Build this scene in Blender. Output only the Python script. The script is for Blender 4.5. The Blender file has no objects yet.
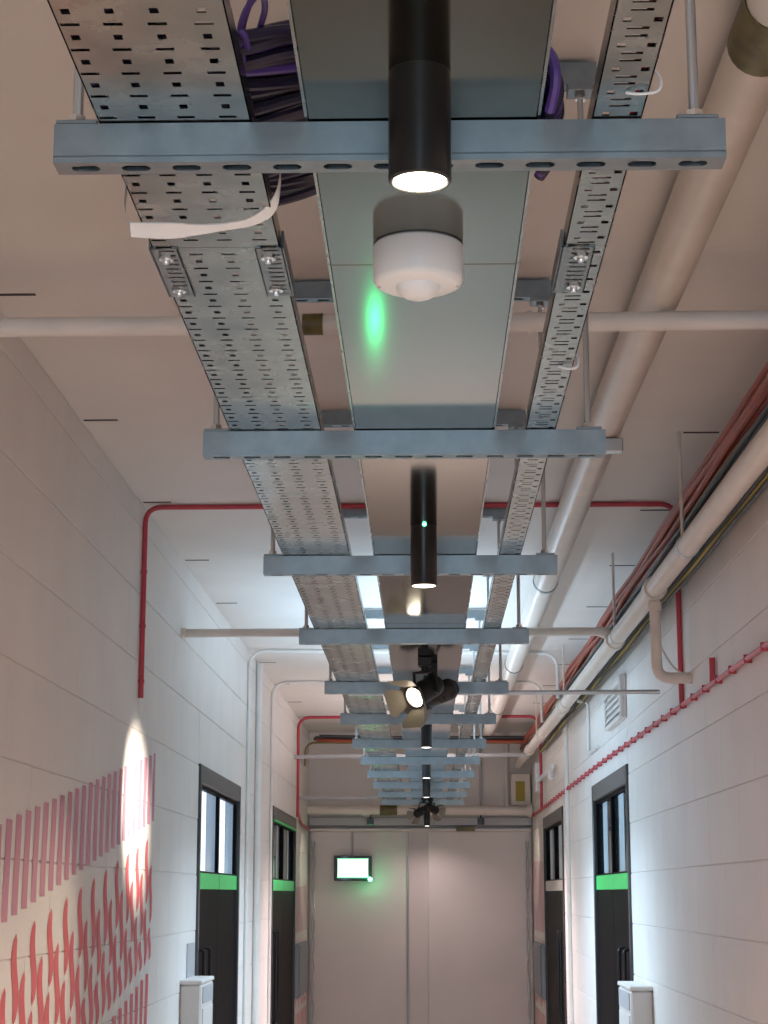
import bpy, math, random
import numpy as np
from mathutils import Vector, Matrix, Quaternion

sc = bpy.context.scene
col = sc.collection
random.seed(7)
ZC = 1.52                                   # eye height; every height below is measured from the eye

# ------------------------------------------------------------------ camera
FPX, VX, VY = 1860.0, 427.0, 894.0          # focal length in pixels, vanishing point of the corridor (768x1024 frame)
TH = math.atan((VY - 512) / FPX)
PS = math.atan((VX - 384) * math.cos(TH) / FPX)
cam_d = bpy.data.cameras.new('camera')
cam = bpy.data.objects.new('camera', cam_d)
col.objects.link(cam)
cam_d.sensor_fit = 'VERTICAL'
cam_d.sensor_height = 36.0
cam_d.lens = FPX * 36.0 / 1024.0
cam_d.clip_start = 0.05
cam_d.clip_end = 100
cam.location = (0, 0, ZC)
cam.rotation_euler = (math.pi / 2 + TH, 0, PS)
sc.camera = cam

_h = np.array([-math.sin(PS), math.cos(PS), 0])
_r = np.array([math.cos(PS), math.sin(PS), 0])
_z = np.array([0, 0, 1.0])
_F = _h * math.cos(TH) + _z * math.sin(TH)
_U = -_h * math.sin(TH) + _z * math.cos(TH)
def ray(x, y): return _F + _r * (x - 384) / FPX - _U * (y - 512) / FPX
def onz(x, y, Z): d = ray(x, y); return Vector(d * (Z / d[2]))
def onx(x, y, X): d = ray(x, y); return Vector(d * (X / d[0]))
def ony(x, y, Y): d = ray(x, y); return Vector(d * (Y / d[1]))

# ------------------------------------------------------------------ world, light, exposure
w = bpy.data.worlds.new('world'); sc.world = w; w.use_nodes = True
w.node_tree.nodes['Background'].inputs[0].default_value = (0.62, 0.78, 1.0, 1)
w.node_tree.nodes['Background'].inputs[1].default_value = 0.25

def lamp(kind, name, loc, energy, color, aim=None, size=0.03, cone=60, blend=0.4, size_y=None):
    ld = bpy.data.lights.new(name, kind)
    ld.energy = energy; ld.color = color
    if kind == 'SPOT':
        ld.spot_size = math.radians(cone); ld.spot_blend = blend; ld.shadow_soft_size = size
    elif kind == 'POINT':
        ld.shadow_soft_size = size
    elif kind == 'AREA':
        ld.size = size
        if size_y: ld.shape = 'RECTANGLE'; ld.size_y = size_y
    o = bpy.data.objects.new(name, ld); col.objects.link(o)
    o.location = (loc[0], loc[1], loc[2] + ZC)
    if aim is not None:
        v = Vector(aim) - Vector(loc)
        o.rotation_euler = v.to_track_quat('-Z', 'Y').to_euler()
    return o
WARM = (1.0, 0.78, 0.66)
COOL = (0.62, 0.82, 1.0)
# unseen cool area light added behind the viewpoint, taken as daylight
lamp('AREA', 'lobby_daylight', (-0.05, -3.6, -0.2), 58, (0.64, 0.82, 1.0), aim=(-0.05, 4, 0.0), size=1.7, size_y=2.2)

# unseen uplights added above the trunking to brighten ceiling and upper walls
lamp('AREA', 'trunking_uplight', (0, 9.6, .815), 17, (0.60, 0.81, 1.0), aim=(0, 9.6, 2), size=.12, size_y=3.2)
lamp('AREA', 'trunking_uplight', (0, 13.6, .815), 14, (1.0, 0.86, 0.84), aim=(0, 13.6, 2), size=.12, size_y=3.0)

vs = sc.view_settings
vs.view_transform = 'Standard'; vs.look = 'None'; vs.gamma = 1.0; vs.use_curve_mapping = False
vs.exposure = 0.14
sc.cycles.sample_clamp_indirect = 4.0
sc.cycles.caustics_reflective = False
sc.cycles.caustics_refractive = False
sc.cycles.max_bounces = 8
sc.cycles.diffuse_bounces = 5

# ------------------------------------------------------------------ materials
def mat(name, color, rough=0.5, metal=0.0, var=0.0, vscale=8.0, bump=0.0, bscale=60.0, color2=None, emit=None, estr=0.0, spec=None, stretch=None, rvar=0.0, coat=0.0):
    m = bpy.data.materials.new(name); m.use_nodes = True
    nt = m.node_tree; b = nt.nodes['Principled BSDF']
    b.inputs['Base Color'].default_value = (*color, 1)
    b.inputs['Roughness'].default_value = rough
    b.inputs['Metallic'].default_value = metal
    if spec is not None: b.inputs['Specular IOR Level'].default_value = spec
    if coat: b.inputs['Coat Weight'].default_value = coat
    tc = nt.nodes.new('ShaderNodeTexCoord')
    mp = nt.nodes.new('ShaderNodeMapping')
    nt.links.new(tc.outputs['Object'], mp.inputs[0])
    if stretch: mp.inputs['Scale'].default_value = stretch
    if var or color2 or rvar:
        n = nt.nodes.new('ShaderNodeTexNoise'); n.inputs['Scale'].default_value = vscale; n.inputs['Detail'].default_value = 5
        nt.links.new(mp.outputs[0], n.inputs['Vector'])
        if var or color2:
            r = nt.nodes.new('ShaderNodeValToRGB')
            c2 = color2 if color2 else tuple(max(0, c * (1 - var)) for c in color)
            c1 = color if color2 else tuple(min(1, c * (1 + var)) for c in color)
            r.color_ramp.elements[0].position = 0.35; r.color_ramp.elements[1].position = 0.65
            r.color_ramp.elements[0].color = (*c2, 1); r.color_ramp.elements[1].color = (*c1, 1)
            nt.links.new(n.outputs['Fac'], r.inputs[0]); nt.links.new(r.outputs[0], b.inputs['Base Color'])
        if rvar:
            mr = nt.nodes.new('ShaderNodeMapRange'); mr.inputs[3].default_value = rough - rvar; mr.inputs[4].default_value = rough + rvar
            nt.links.new(n.outputs['Fac'], mr.inputs[0]); nt.links.new(mr.outputs[0], b.inputs['Roughness'])
    if bump:
        n2 = nt.nodes.new('ShaderNodeTexNoise'); n2.inputs['Scale'].default_value = bscale; n2.inputs['Detail'].default_value = 4
        nt.links.new(mp.outputs[0], n2.inputs['Vector'])
        bp = nt.nodes.new('ShaderNodeBump'); bp.inputs['Strength'].default_value = bump; bp.inputs['Distance'].default_value = 0.01
        nt.links.new(n2.outputs['Fac'], bp.inputs['Height']); nt.links.new(bp.outputs[0], b.inputs['Normal'])
    if emit:
        b.inputs['Emission Color'].default_value = (*emit, 1); b.inputs['Emission Strength'].default_value = estr
    return m

M = {}
M['wall'] = mat('painted_block', (0.78, 0.75, 0.72), 0.6, var=0.025, vscale=3, bump=0.12, bscale=90)
M['joint'] = mat('painted_joint', (0.74, 0.71, 0.68), 0.7, var=0.03)
M['ceiling'] = mat('painted_concrete', (0.74, 0.71, 0.68), 0.7, var=0.03, vscale=2, bump=0.1, bscale=40)
M['endwall'] = mat('end_wall_paint', (0.74, 0.70, 0.68), 0.6, var=0.03, vscale=2, bump=0.05)
M['floor'] = mat('floor_screed', (0.62, 0.53, 0.46), 0.45, var=0.06, vscale=1.5)
M['galv'] = mat('galvanised_channel', (0.25, 0.295, 0.32), 0.42, 1.0, var=0.08, vscale=30, rvar=0.06)
M['tray'] = mat('galvanised_tray', (0.33, 0.33, 0.30), 0.26, 1.0, var=0.16, vscale=14, bump=0.10, bscale=10, rvar=0.08)
M['trunk'] = mat('galvanised_trunking', (0.135, 0.135, 0.108), 0.10, 1.0, var=0.05, vscale=5, rvar=0.025, stretch=(1, 0.25, 1))
M['zinc'] = mat('zinc_bolt', (0.85, 0.88, 0.9), 0.25, 1.0)
M['rod'] = mat('threaded_rod_steel', (0.55, 0.58, 0.6), 0.4, 0.9)
M['black'] = mat('black_satin', (0.012, 0.012, 0.013), 0.28, 0.0, coat=0.2)
M['blackm'] = mat('black_matt', (0.02, 0.02, 0.02), 0.55)
M['frame'] = mat('dark_frame_paint', (0.03, 0.03, 0.034), 0.35, coat=0.2)
M['leaf'] = mat('dark_door_leaf', (0.010, 0.009, 0.010), 0.45, spec=0.02)
M['head'] = mat('door_head_paint', (0.13, 0.12, 0.115), 0.45)  # dark frame paint again, lightened for the light falling on the head
M['glass'] = mat('dark_door_glass', (0.015, 0.03, 0.04), 0.06, spec=0.6)
M['blind'] = mat('pale_window_blind', (0.45, 0.55, 0.62), 0.5)
M['litpane'] = mat('daylit_glass', (0.3, 0.4, 0.5), 0.1, emit=(0.45, 0.62, 0.85), estr=0.32)
M['litstrip'] = mat('daylit_gap', (0.8, 0.85, 0.9), 0.3, emit=(0.75, 0.88, 1.0), estr=1.1)
M['green'] = mat('green_safety_strip', (0.02, 0.75, 0.16), 0.3)  # metal door rail with the exit sign's green reflection as base colour
M['greyrail'] = mat('grey_strip', (0.5, 0.48, 0.45), 0.35)
M['white'] = mat('white_plastic', (0.78, 0.84, 0.88), 0.35, var=0.015)
M['whitepaint'] = mat('white_painted_pipe', (0.78, 0.77, 0.75), 0.4, var=0.03, vscale=12)
M['beigepipe'] = mat('cream_painted_pipe', (0.72, 0.66, 0.60), 0.4, var=0.04, vscale=9)
M['tape'] = mat('olive_tape', (0.12, 0.10, 0.03), 0.45, var=0.3, vscale=30)
M['red'] = mat('red_conduit', (0.50, 0.055, 0.08), 0.4, var=0.08, vscale=20)
M['purple'] = mat('purple_cable', (0.10, 0.055, 0.28), 0.4)
M['darkpurple'] = mat('dark_purple_cable', (0.022, 0.018, 0.05), 0.4)
M['redcable'] = mat('red_cable', (0.35, 0.02, 0.03), 0.4)
M['orange'] = mat('orange_cable', (0.34, 0.06, 0.03), 0.45, var=0.15, vscale=6)
M['olive'] = mat('olive_cable', (0.22, 0.17, 0.07), 0.5, var=0.2, vscale=6)
M['greycable'] = mat('dark_grey_cable', (0.045, 0.05, 0.055), 0.5)
M['yellow'] = mat('yellow_cable', (0.55, 0.42, 0.06), 0.5)
M['lens_w'] = mat('warm_lens', (1, 1, 1), 0.3, emit=(1.0, 0.86, 0.66), estr=9)
M['lens_c'] = mat('cool_lens', (1, 1, 1), 0.3, emit=(1.0, 0.93, 0.85), estr=7)
M['exit'] = mat('exit_panel_lit', (0.8, 1, 0.85), 0.4, emit=(0.66, 1.0, 0.74), estr=1.05)
M['exit_g'] = mat('exit_panel_green', (0.1, 0.8, 0.3), 0.4, emit=(0.2, 1.0, 0.45), estr=1.0)
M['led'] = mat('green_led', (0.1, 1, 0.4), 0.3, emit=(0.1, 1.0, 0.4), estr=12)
M['pink'] = mat('mural_pink', (0.60, 0.27, 0.37), 0.6, var=0.06, vscale=6)
M['coral'] = mat('mural_coral', (0.66, 0.13, 0.15), 0.6, var=0.08, vscale=6)
M['greybox'] = mat('grey_enclosure', (0.20, 0.24, 0.27), 0.4)
M['yellowlabel'] = mat('olive_yellow_label', (0.38, 0.28, 0.03), 0.5)
M['barn'] = mat('barn_door_inside', (0.26, 0.245, 0.19), 0.45)
M['slot'] = mat('dark_slot', (0.05, 0.04, 0.035), 0.8)
M['plate'] = mat('brushed_sign_plate', (0.45, 0.46, 0.48), 0.4)
M['boxpaint'] = mat('cream_box_paint', (0.68, 0.64, 0.61), 0.45)
M['vent'] = mat('vent_paint', (0.70, 0.66, 0.63), 0.5)

# ------------------------------------------------------------------ mesh builder
class MB:
    def __init__(s): s.v = []; s.f = []
    def add(s, vs, fs):
        n = len(s.v); s.v += [tuple(v) for v in vs]; s.f += [tuple(i + n for i in f) for f in fs]; return s
    def box(s, x0, x1, y0, y1, z0, z1):
        v = [(x0,y0,z0),(x1,y0,z0),(x1,y1,z0),(x0,y1,z0),(x0,y0,z1),(x1,y0,z1),(x1,y1,z1),(x0,y1,z1)]
        return s.add(v, [(0,3,2,1),(4,5,6,7),(0,1,5,4),(1,2,6,5),(2,3,7,6),(3,0,4,7)])
    def bbox(s, x0, x1, y0, y1, z0, z1, c=0.003):          # box with chamfered edges
        import itertools
        xs, ys, zs = (x0, x1), (y0, y1), (z0, z1)
        v = []; idx = {}
        for i, j, k in itertools.product((0,1), repeat=3):
            for a in range(3):
                p = [xs[i], ys[j], zs[k]]
                sg = (1 - 2*i, 1 - 2*j, 1 - 2*k)
                for b in range(3):
                    if b != a: p[b] += sg[b] * c
                idx[(i,j,k,a)] = len(v); v.append(p)
        f = []
        for a in range(3):
            b, d = (a+1) % 3, (a+2) % 3
            for t in (0,1):
                q = []
                for (m, n) in ((0,0),(1,0),(1,1),(0,1)):
                    key = [0,0,0]; key[a] = t; key[b] = m; key[d] = n
                    q.append(idx[(*key, a)])
                f.append(q if t else q[::-1])
        for a in range(3):                                  # edges along axis a
            b, d = (a+1) % 3, (a+2) % 3
            for m in (0,1):
                for n in (0,1):
                    k0 = [0,0,0]; k0[b] = m; k0[d] = n
                    k1 = list(k0); k1[a] = 1
                    q = [idx[(*k0,b)], idx[(*k1,b)], idx[(*k1,d)], idx[(*k0,d)]]
                    f.append(q if (m + n) % 2 else q[::-1])
        for i, j, k in itertools.product((0,1), repeat=3):
            q = [idx[(i,j,k,0)], idx[(i,j,k,1)], idx[(i,j,k,2)]]
            f.append(q if (i+j+k) % 2 else q[::-1])
        return s.add(v, f)
    def tube(s, pts, r, n=12, caps=True):
        pts = [Vector(p) for p in pts]
        rs = r if isinstance(r, (list, tuple)) else [r] * len(pts)
        t0 = (pts[1] - pts[0]).normalized()
        a = Vector((0,0,1)) if abs(t0.z) < 0.9 else Vector((1,0,0))
        u = t0.cross(a).normalized()
        vs, fs = [], []
        prev = t0
        for i, p in enumerate(pts):
            if i == 0: t = t0
            elif i == len(pts)-1: t = (pts[i]-pts[i-1]).normalized()
            else: t = ((pts[i+1]-pts[i]).normalized() + (pts[i]-pts[i-1]).normalized()).normalized()
            u = prev.rotation_difference(t) @ u; prev = t
            w_ = t.cross(u).normalized()
            for k in range(n):
                an = 2*math.pi*k/n
                vs.append(p + (u*math.cos(an) + w_*math.sin(an)) * rs[i])
        for i in range(len(pts)-1):
            for k in range(n):
                fs.append((i*n+k, i*n+(k+1)%n, (i+1)*n+(k+1)%n, (i+1)*n+k))
        if caps:
            fs.append(tuple(range(n))[::-1]); fs.append(tuple((len(pts)-1)*n+k for k in range(n)))
        return s.add(vs, fs)
    def lathe(s, c, prof, n=32, axis=Vector((0,0,1))):     # profile (radius, height) around an axis through c
        axis = Vector(axis).normalized()
        a = Vector((1,0,0)) if abs(axis.x) < 0.9 else Vector((0,1,0))
        u = axis.cross(a).normalized(); w_ = axis.cross(u)
        c = Vector(c); vs, fs = [], []
        for (r, h) in prof:
            for k in range(n):
                an = 2*math.pi*k/n
                vs.append(c + axis*h + (u*math.cos(an) + w_*math.sin(an))*max(r, 1e-5))
        for i in range(len(prof)-1):
            for k in range(n):
                fs.append((i*n+k, i*n+(k+1)%n, (i+1)*n+(k+1)%n, (i+1)*n+k))
        return s.add(vs, fs)
    def prism(s, poly, off):                                # 3-D polygon extruded by a vector
        off = Vector(off); n = len(poly)
        a = [Vector(p) for p in poly]; b = [p + off for p in a]
        fs = [tuple(range(n))[::-1], tuple(range(n, 2*n))] + [(i, (i+1)%n, n+(i+1)%n, n+i) for i in range(n)]
        return s.add(a + b, fs)
    def mesh(s, name, m, base=(0,0,0), angle=35):
        me = bpy.data.meshes.new(name)
        bx, by, bz = base
        me.from_pydata([(x-bx, y-by, z-bz) for x, y, z in s.v], [], s.f)
        me.validate(); me.update()
        import bmesh
        bm = bmesh.new(); bm.from_mesh(me); bmesh.ops.recalc_face_normals(bm, faces=bm.faces); bm.to_mesh(me); bm.free()
        for p in me.polygons: p.use_smooth = True
        me.set_sharp_from_angle(angle=math.radians(angle))
        me.materials.append(M[m] if isinstance(m, str) else m)
        return me

def tag(o, label=None, cat=None, group=None, kind=None):
    if label: o['label'] = label
    if cat: o['category'] = cat
    if group: o['group'] = group
    if kind: o['kind'] = kind
    return o
BASE = {}
def thing(name, base, label, cat, group=None):
    o = bpy.data.objects.new(name, None); col.objects.link(o)
    o.empty_display_size = 0.05
    o.location = (base[0], base[1], base[2] + ZC)
    BASE[o] = tuple(base)
    return tag(o, label, cat, group)
def part(name, mb, m, parent, label=None, angle=35):
    base = BASE[parent]
    o = bpy.data.objects.new(name, mb.mesh(name, m, base, angle)); col.objects.link(o)
    o.parent = parent; BASE[o] = base
    if label: o['label'] = label
    return o
def share(name, me, parent, loc=(0,0,0)):
    o = bpy.data.objects.new(name, me); col.objects.link(o); o.parent = parent; o.location = loc
    BASE[o] = BASE.get(parent, (0,0,0))
    return o
def solo(name, mb, m, base, label=None, cat=None, group=None, kind=None, angle=35):
    o = bpy.data.objects.new(name, mb.mesh(name, m, base, angle)); col.objects.link(o)
    o.location = (base[0], base[1], base[2] + ZC); BASE[o] = tuple(base)
    return tag(o, label, cat, group, kind)
def bend(pts, rad=0.06, n=6):                               # round the corners of a polyline
    pts = [Vector(p) for p in pts]; out = [pts[0]]
    for i in range(1, len(pts)-1):
        a, b, c = pts[i-1], pts[i], pts[i+1]
        r = min(rad, (a-b).length*0.49, (c-b).length*0.49)
        p, q = b + (a-b).normalized()*r, b + (c-b).normalized()*r
        for k in range(n+1):
            t = k/n; out.append(p*(1-t)**2 + b*2*t*(1-t) + q*t*t)
    out.append(pts[-1]); return out

# ------------------------------------------------------------------ the corridor
XL, XR, C, FL, YE, Y0 = -1.036, 0.92, 1.40, -ZC, 16.5, -4.0
solo('floor', MB().box(XL-.2, XR+.2, Y0, YE+.2, FL-.1, FL), 'floor', (0,0,FL), 'smooth brownish corridor floor', kind='structure')
ceil = solo('ceiling', MB().box(XL-.2, XR+.2, Y0, YE+.2, C, C+.15), 'ceiling', (0,0,C), 'off-white painted concrete corridor ceiling', kind='structure')
for k in range(-1, 9):                                      # shuttering slots along both edges of the soffit
    yl, yr = 5.417 + 1.2*k, 5.61 + 1.19*k
    if yl < YE-.3: part('ceiling_slot', MB().box(XL+.008, XL+.11, yl-.006, yl+.006, C-.002, C+.002), 'slot', ceil)
    if yr < YE-.3: part('ceiling_slot', MB().box(XR-.12, XR-.01, yr-.006, yr+.006, C-.002, C+.002), 'slot', ceil)

DOORS = {'L': [(8.51, 10.37), (12.6, 14.83)], 'R': [(8.57, 10.39), (12.71, 14.79)]}
DTOP = 0.583
def cut(rect, holes):                                       # rectangle minus door openings
    out = [rect]
    for (a, b, c, d) in holes:
        nxt = []
        for (y0, y1, z0, z1) in out:
            if y1 <= a or y0 >= b or z1 <= c or z0 >= d: nxt.append((y0, y1, z0, z1)); continue
            if y0 < a: nxt.append((y0, a, z0, z1))
            if y1 > b: nxt.append((b, y1, z0, z1))
            ya, yb = max(y0, a), min(y1, b)
            if z0 < c: nxt.append((ya, yb, z0, c))
            if z1 > d: nxt.append((ya, yb, d, z1))
        out = nxt
    return out
def wall(side, X, s, zs, yjoint, label):
    holes = [(a, b, FL-.01, DTOP) for a, b in DOORS[side]]
    mb = MB()
    for (y0, y1, z0, z1) in cut((Y0, YE+.2, FL, C), holes):
        mb.box(min(X - s*.004, X - s*.2), max(X - s*.004, X - s*.2), y0, y1, z0, z1)
    wl = solo('wall_left' if side == 'L' else 'wall_right', mb, 'joint', (X, 0, FL), label, kind='structure')
    g = 0.0016
    z = zs[0]; step = zs[1]
    zlist = []
    zz = z
    while zz > FL - step: zz -= step
    row = 0
    while zz < C - .01:
        z0, z1 = max(zz, FL), min(zz + step, C)
        zz += step; row += 1
        if z1 - z0 < .03: continue
        # rows below knee height are out of sight: one long course each
        y = yjoint + (0.3 if round((z0 - zs[0]) / step) % 2 else 0.0) - 0.6*10
        first = True
        while y < YE:
            a, b = y, y + 0.6; y += 0.6
            if b < 3.0: continue
            if z1 < -1.2: continue
            b = min(b, YE)
            if b - a < .05: continue
            for (p0, p1, q0, q1) in cut((a+.0006, b-.0006, z0+g, z1-g), holes):
                if p1-p0 < .02 or q1-q0 < .02: continue
                xa, xb = (X - .012, X) if s > 0 else (X, X + .012)
                o = part('block', MB().bbox(xa, xb, p0, p1, q0, q1, .0016), 'wall', wl)
    mb = MB()
    # the low courses and the stretch beside the photographer, outside the picture
    for (y0, y1, z0, z1) in [(Y0, 3.0, FL, C)]:
        mb.box(min(X, X - s*.012), max(X, X - s*.012), y0, y1, z0, z1)
    part('plain_wall', mb, 'wall', wl)
    return wl
wl = wall('L', XL, 1, (0.33, 0.245), 5.2, 'off-white painted blockwork wall along left of corridor')
wr = wall('R', XR, -1, (0.314, 0.222), 5.261, 'off-white painted blockwork wall along right of corridor')

we = solo('wall_end', MB().box(XL-.2, XR+.2, YE, YE+.2, FL, C), 'endwall', (0, YE, FL), 'pinkish painted wall closing the far end', kind='structure')
part('lower_panel', MB().bbox(XL+.02, -.155, YE-.05, YE, FL, .535, .006), 'endwall', we)
part('lower_panel', MB().bbox(.008, XR-.012, YE-.06, YE, FL, .535, .006), 'endwall', we)
part('ledge', MB().bbox(XL+.012, XR-.012, YE-.09, YE, .535, .56, .004), 'endwall', we)

# doors -----------------------------------------------------------
def door(n, side, y0, y1, X, s, pane_kind, strip_m, label):
    # s: +1 wall on the left (room towards +x), -1 wall on the right
    d = solo(f'door_{n}', (lambda mb: mb)(MB()
        .bbox(*sorted((X - s*.10, X + s*.010)), y0, y0+.055, FL, DTOP, .003)
        .bbox(*sorted((X - s*.10, X + s*.010)), y1-.055, y1, FL, DTOP, .003)
        ), 'frame', (X, (y0+y1)/2, FL), label, kind='structure')
    part('door_head', MB().bbox(*sorted((X - s*.10, X + s*.0095)), y0+.0556, y1-.0556, DTOP-.085, DTOP, .003), 'head', d)
    ym = (y0 + y1)/2
    xs = X - s*.006
    for i, (a, b) in enumerate(((y0+.056, ym-.003), (ym+.003, y1-.056))):
        mb = MB()
        zt, zw0, zw1 = DTOP-.088, .104, DTOP-.105
        wa, wb = (a+.05, b-.022) if i == 0 else (a+.022, b-.05)
        T = .045
        def bx(p0, p1, q0, q1): mb.box(*sorted((xs, xs - s*T)), p0, p1, q0, q1)
        bx(a, b, FL+.006, zw0); bx(a, b, zw1, zt); bx(a, wa, zw0, zw1); bx(wb, b, zw0, zw1)
        lf = part('leaf', mb, 'leaf', d)
        xg = xs - s*.016
        part('pane', MB().box(*sorted((xg, xg - s*.006)), wa-.004, wb+.004, zw0-.004, zw1+.004), 'litpane' if pane_kind == 'lit' else 'glass', lf)
        if pane_kind == 'lit':
            part('bright_gap', MB().box(*sorted((xg+s*.003, xg + s*.001)), wa+.03, wa+.03+.42*(wb-wa), zw0+.004, zw1-.004), 'litstrip', lf, 'bright daylit strip of the window')
        else:
            c0 = wa + (.40 if pane_kind == 'dark' else .55)*(wb-wa)
            wd = .30 if pane_kind == 'dark' else .10
            part('blind', MB().box(*sorted((xg+s*.003, xg + s*.001)), c0, c0+wd*(wb-wa), zw0+.004, zw1-.004), 'blind', lf)  # paler upright strip set on the dark glass
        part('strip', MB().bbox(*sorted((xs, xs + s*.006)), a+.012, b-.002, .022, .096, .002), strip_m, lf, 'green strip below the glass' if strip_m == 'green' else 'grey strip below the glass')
        if i == 0:
            for yh in (a+.10, a+.34):
                h = MB().tube(bend([(xs+s*.001, yh, -.25), (xs+s*.028, yh, -.25), (xs+s*.028, yh, -.85), (xs+s*.001, yh, -.85)], .02), .008, 10)
                part('pull_handle', h, 'black', lf)
    return d
lamp('AREA', 'door_window_daylight', (XL+.03, 9.44, .30), 24, (.5, .76, 1.0), aim=(XL+1, 9.44, .30), size=1.6, size_y=.34)
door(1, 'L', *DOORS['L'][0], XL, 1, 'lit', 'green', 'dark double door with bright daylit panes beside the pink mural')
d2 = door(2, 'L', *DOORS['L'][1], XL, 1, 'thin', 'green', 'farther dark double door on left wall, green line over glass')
part('green_trim', MB().box(XL+.002, XL+.018, DOORS['L'][1][0]+.06, DOORS['L'][1][1]-.06, DTOP-.10, DTOP-.088), 'green', d2)  # green reflection along the door head, modelled as a coloured bar
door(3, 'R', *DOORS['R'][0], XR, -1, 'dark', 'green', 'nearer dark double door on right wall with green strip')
door(4, 'R', *DOORS['R'][1], XR, -1, 'dark', 'greyrail', 'farther dark double door on right wall with grey strip')

# ------------------------------------------------------------------ trapeze hangers
ZS0, ZS1 = 0.705, 0.746          # channel bottom and top
XS0, XS1 = -0.365, 0.296
RODX = (-0.345, 0.268)
def channel(x0, x1, zb, slots=True):
    # slotted channel: back with slots below, two sides, lips turned in at the top
    h, wd, t = .041, .031, .0025
    mb = MB()
    ys = [-wd/2, -.007, .007, wd/2]
    mb.box(x0, x1, ys[0], ys[1], zb, zb+t); mb.box(x0, x1, ys[2], ys[3], zb, zb+t)
    cx = x0 + .03; last = x0
    while cx < x1 - .016:
        mb.box(last, cx-.014, ys[1], ys[2], zb, zb+t); last = cx + .014
        for e in (-1, 1):                                    # rounded slot ends
            for q in (-1, 1):
                mb.prism([(cx+e*.014, q*.007, zb), (cx+e*.014, q*.003, zb), (cx+e*.010, q*.007, zb)], (0,0,t))
        cx += .05
    mb.box(last, x1, ys[1], ys[2], zb, zb+t)
    for q in (-1, 1):
        yo, yi = q*wd/2, q*(wd/2 - t)
        mb.box(x0, x1, min(yo,yi), max(yo,yi), zb+t, zb+h)
        mb.box(x0, x1, min(yo,yi)+ (0 if q<0 else -.0012), max(yo,yi)+(.0012 if q>0 else 0) - (0 if q>0 else 0), zb+.006, zb+.0075)
        y2 = q*(wd/2 - .007)
        mb.box(x0, x1, min(yi,y2), max(yi,y2), zb+h-t, zb+h)
        y3 = q*(wd/2 - .007 + t)
        mb.box(x0, x1, min(y2,y3), max(y2,y3), zb+h-.009, zb+h-t)
    return mb
ch_lo = channel(XS0, XS1, ZS0-ZS0).mesh('channel', 'galv')
ch_up = channel(XS0, XS1, 1.352-ZS0).mesh('upper_channel', 'galv')
rod_me = MB().tube([(0,0,.004), (0,0,1.356-ZS0)], .0052, 10).mesh('threaded_rod', 'rod')
wash = MB().bbox(-.019, .022, -.0145, .0145, .0412, .0462, .001).mesh('washer_plate', 'galv')
wash_u = MB().bbox(-.022, .022, -.02, .02, 1.340-ZS0, 1.3515-ZS0, .001).mesh('washer_plate', 'galv')
nut = MB().lathe((0,0,.0463), [(0,0),(.0095,0),(.0095,.008),(0,.008)], 6).mesh('nut', 'zinc')
nut_u = MB().lathe((0,0,1.329-ZS0), [(0,0),(.0095,0),(.0095,.010),(0,.010)], 6).mesh('nut', 'zinc')
SY = [1.717, 2.965, 4.118, 5.305, 6.666, 7.89, 9.21, 10.389, 11.6, 12.78, 13.98, 15.15]
ORD = ['nearest', 'second', 'third', 'fourth', 'fifth', 'sixth', 'seventh', 'eighth', 'ninth', 'tenth', 'eleventh', 'farthest']
for i, y in enumerate(SY):
    lab = ('nearest galvanised trapeze hanger, right behind the first black downlight' if i == 0 else
           'farthest galvanised trapeze hanger, close to the end wall' if i == 11 else
           f'{ORD[i]} galvanised trapeze hanger counted from the nearest one')
    t = thing('trapeze_hanger', (0, y + .0155, ZS0), lab, 'hanger', 'channel hangers carrying the trays')
    share('channel', ch_lo, t); share('upper_channel', ch_up, t)
    for rx in RODX:
        r = share('threaded_rod', rod_me, t, (rx, 0, 0))
        share('washer_plate', wash, t, (rx, 0, 0)); share('washer_plate', wash_u, t, (rx, 0, 0))
        share('nut', nut, r); share('nut', nut_u, r)

# ------------------------------------------------------------------ trays and trunking
ZT = 0.7475
def tray_mesh(x0, x1, y0, y1, z, rows, side, y_ref=0.0, per=.05):
    """perforated bottom (rows: offset, length, x intervals of holes in metres from x0), sides turned up"""
    mb = MB()
    def quad(a, b, p, q):
        if b - a > 1e-6 and q - p > 1e-6:
            mb.add([(a,p,z),(b,p,z),(b,q,z),(a,q,z)], [(0,3,2,1)])
            mb.add([(a,p,z+.0015),(b,p,z+.0015),(b,q,z+.0015),(a,q,z+.0015)], [(0,1,2,3)])
    k = math.floor((y0 - y_ref)/per)
    y = y0
    while y_ref + k*per < y1:
        for (off, ln, hs) in rows:
            p, q = y_ref + k*per + off, y_ref + k*per + off + ln
            if p <= y or q >= y1: continue
            quad(x0, x1, y, p)
            a = x0
            for (h0, h1) in hs: quad(a, x0+h0, p, q); a = x0 + h1
            quad(a, x1, p, q); y = q
        k += 1
    quad(x0, x1, y, y1)
    for X, q in ((x0, 1), (x1, -1)):
        mb.box(min(X, X+q*.0015), max(X, X+q*.0015), y0, y1, z, z+side)
        mb.box(min(X, X+q*.007), max(X, X+q*.007), y0, y1, z+side, z+side+.0015)
    return mb
def flat_mesh(mb, name, m, parent, base):
    me = bpy.data.meshes.new(name)
    me.from_pydata([(x-base[0], y-base[1], z-base[2]) for x,y,z in mb.v], [], mb.f); me.update(); me.materials.append(M[m])
    o = bpy.data.objects.new(name, me); col.objects.link(o); o.parent = parent; BASE[o] = base
    return o
LT0, LT1 = -.321, -.170
cols4 = [.011, .049, .088, .129]
rowsL = [(.004, .0055, [(c-.0085, c+.0085) for c in cols4]), (.027, .010, [(c-.0035, c+.0045) for c in cols4])]
lt = thing('perforated_cable_tray', (-.245, 1.0, ZT), 'wide perforated steel cable tray left of the trunking', 'cable tray')
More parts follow.
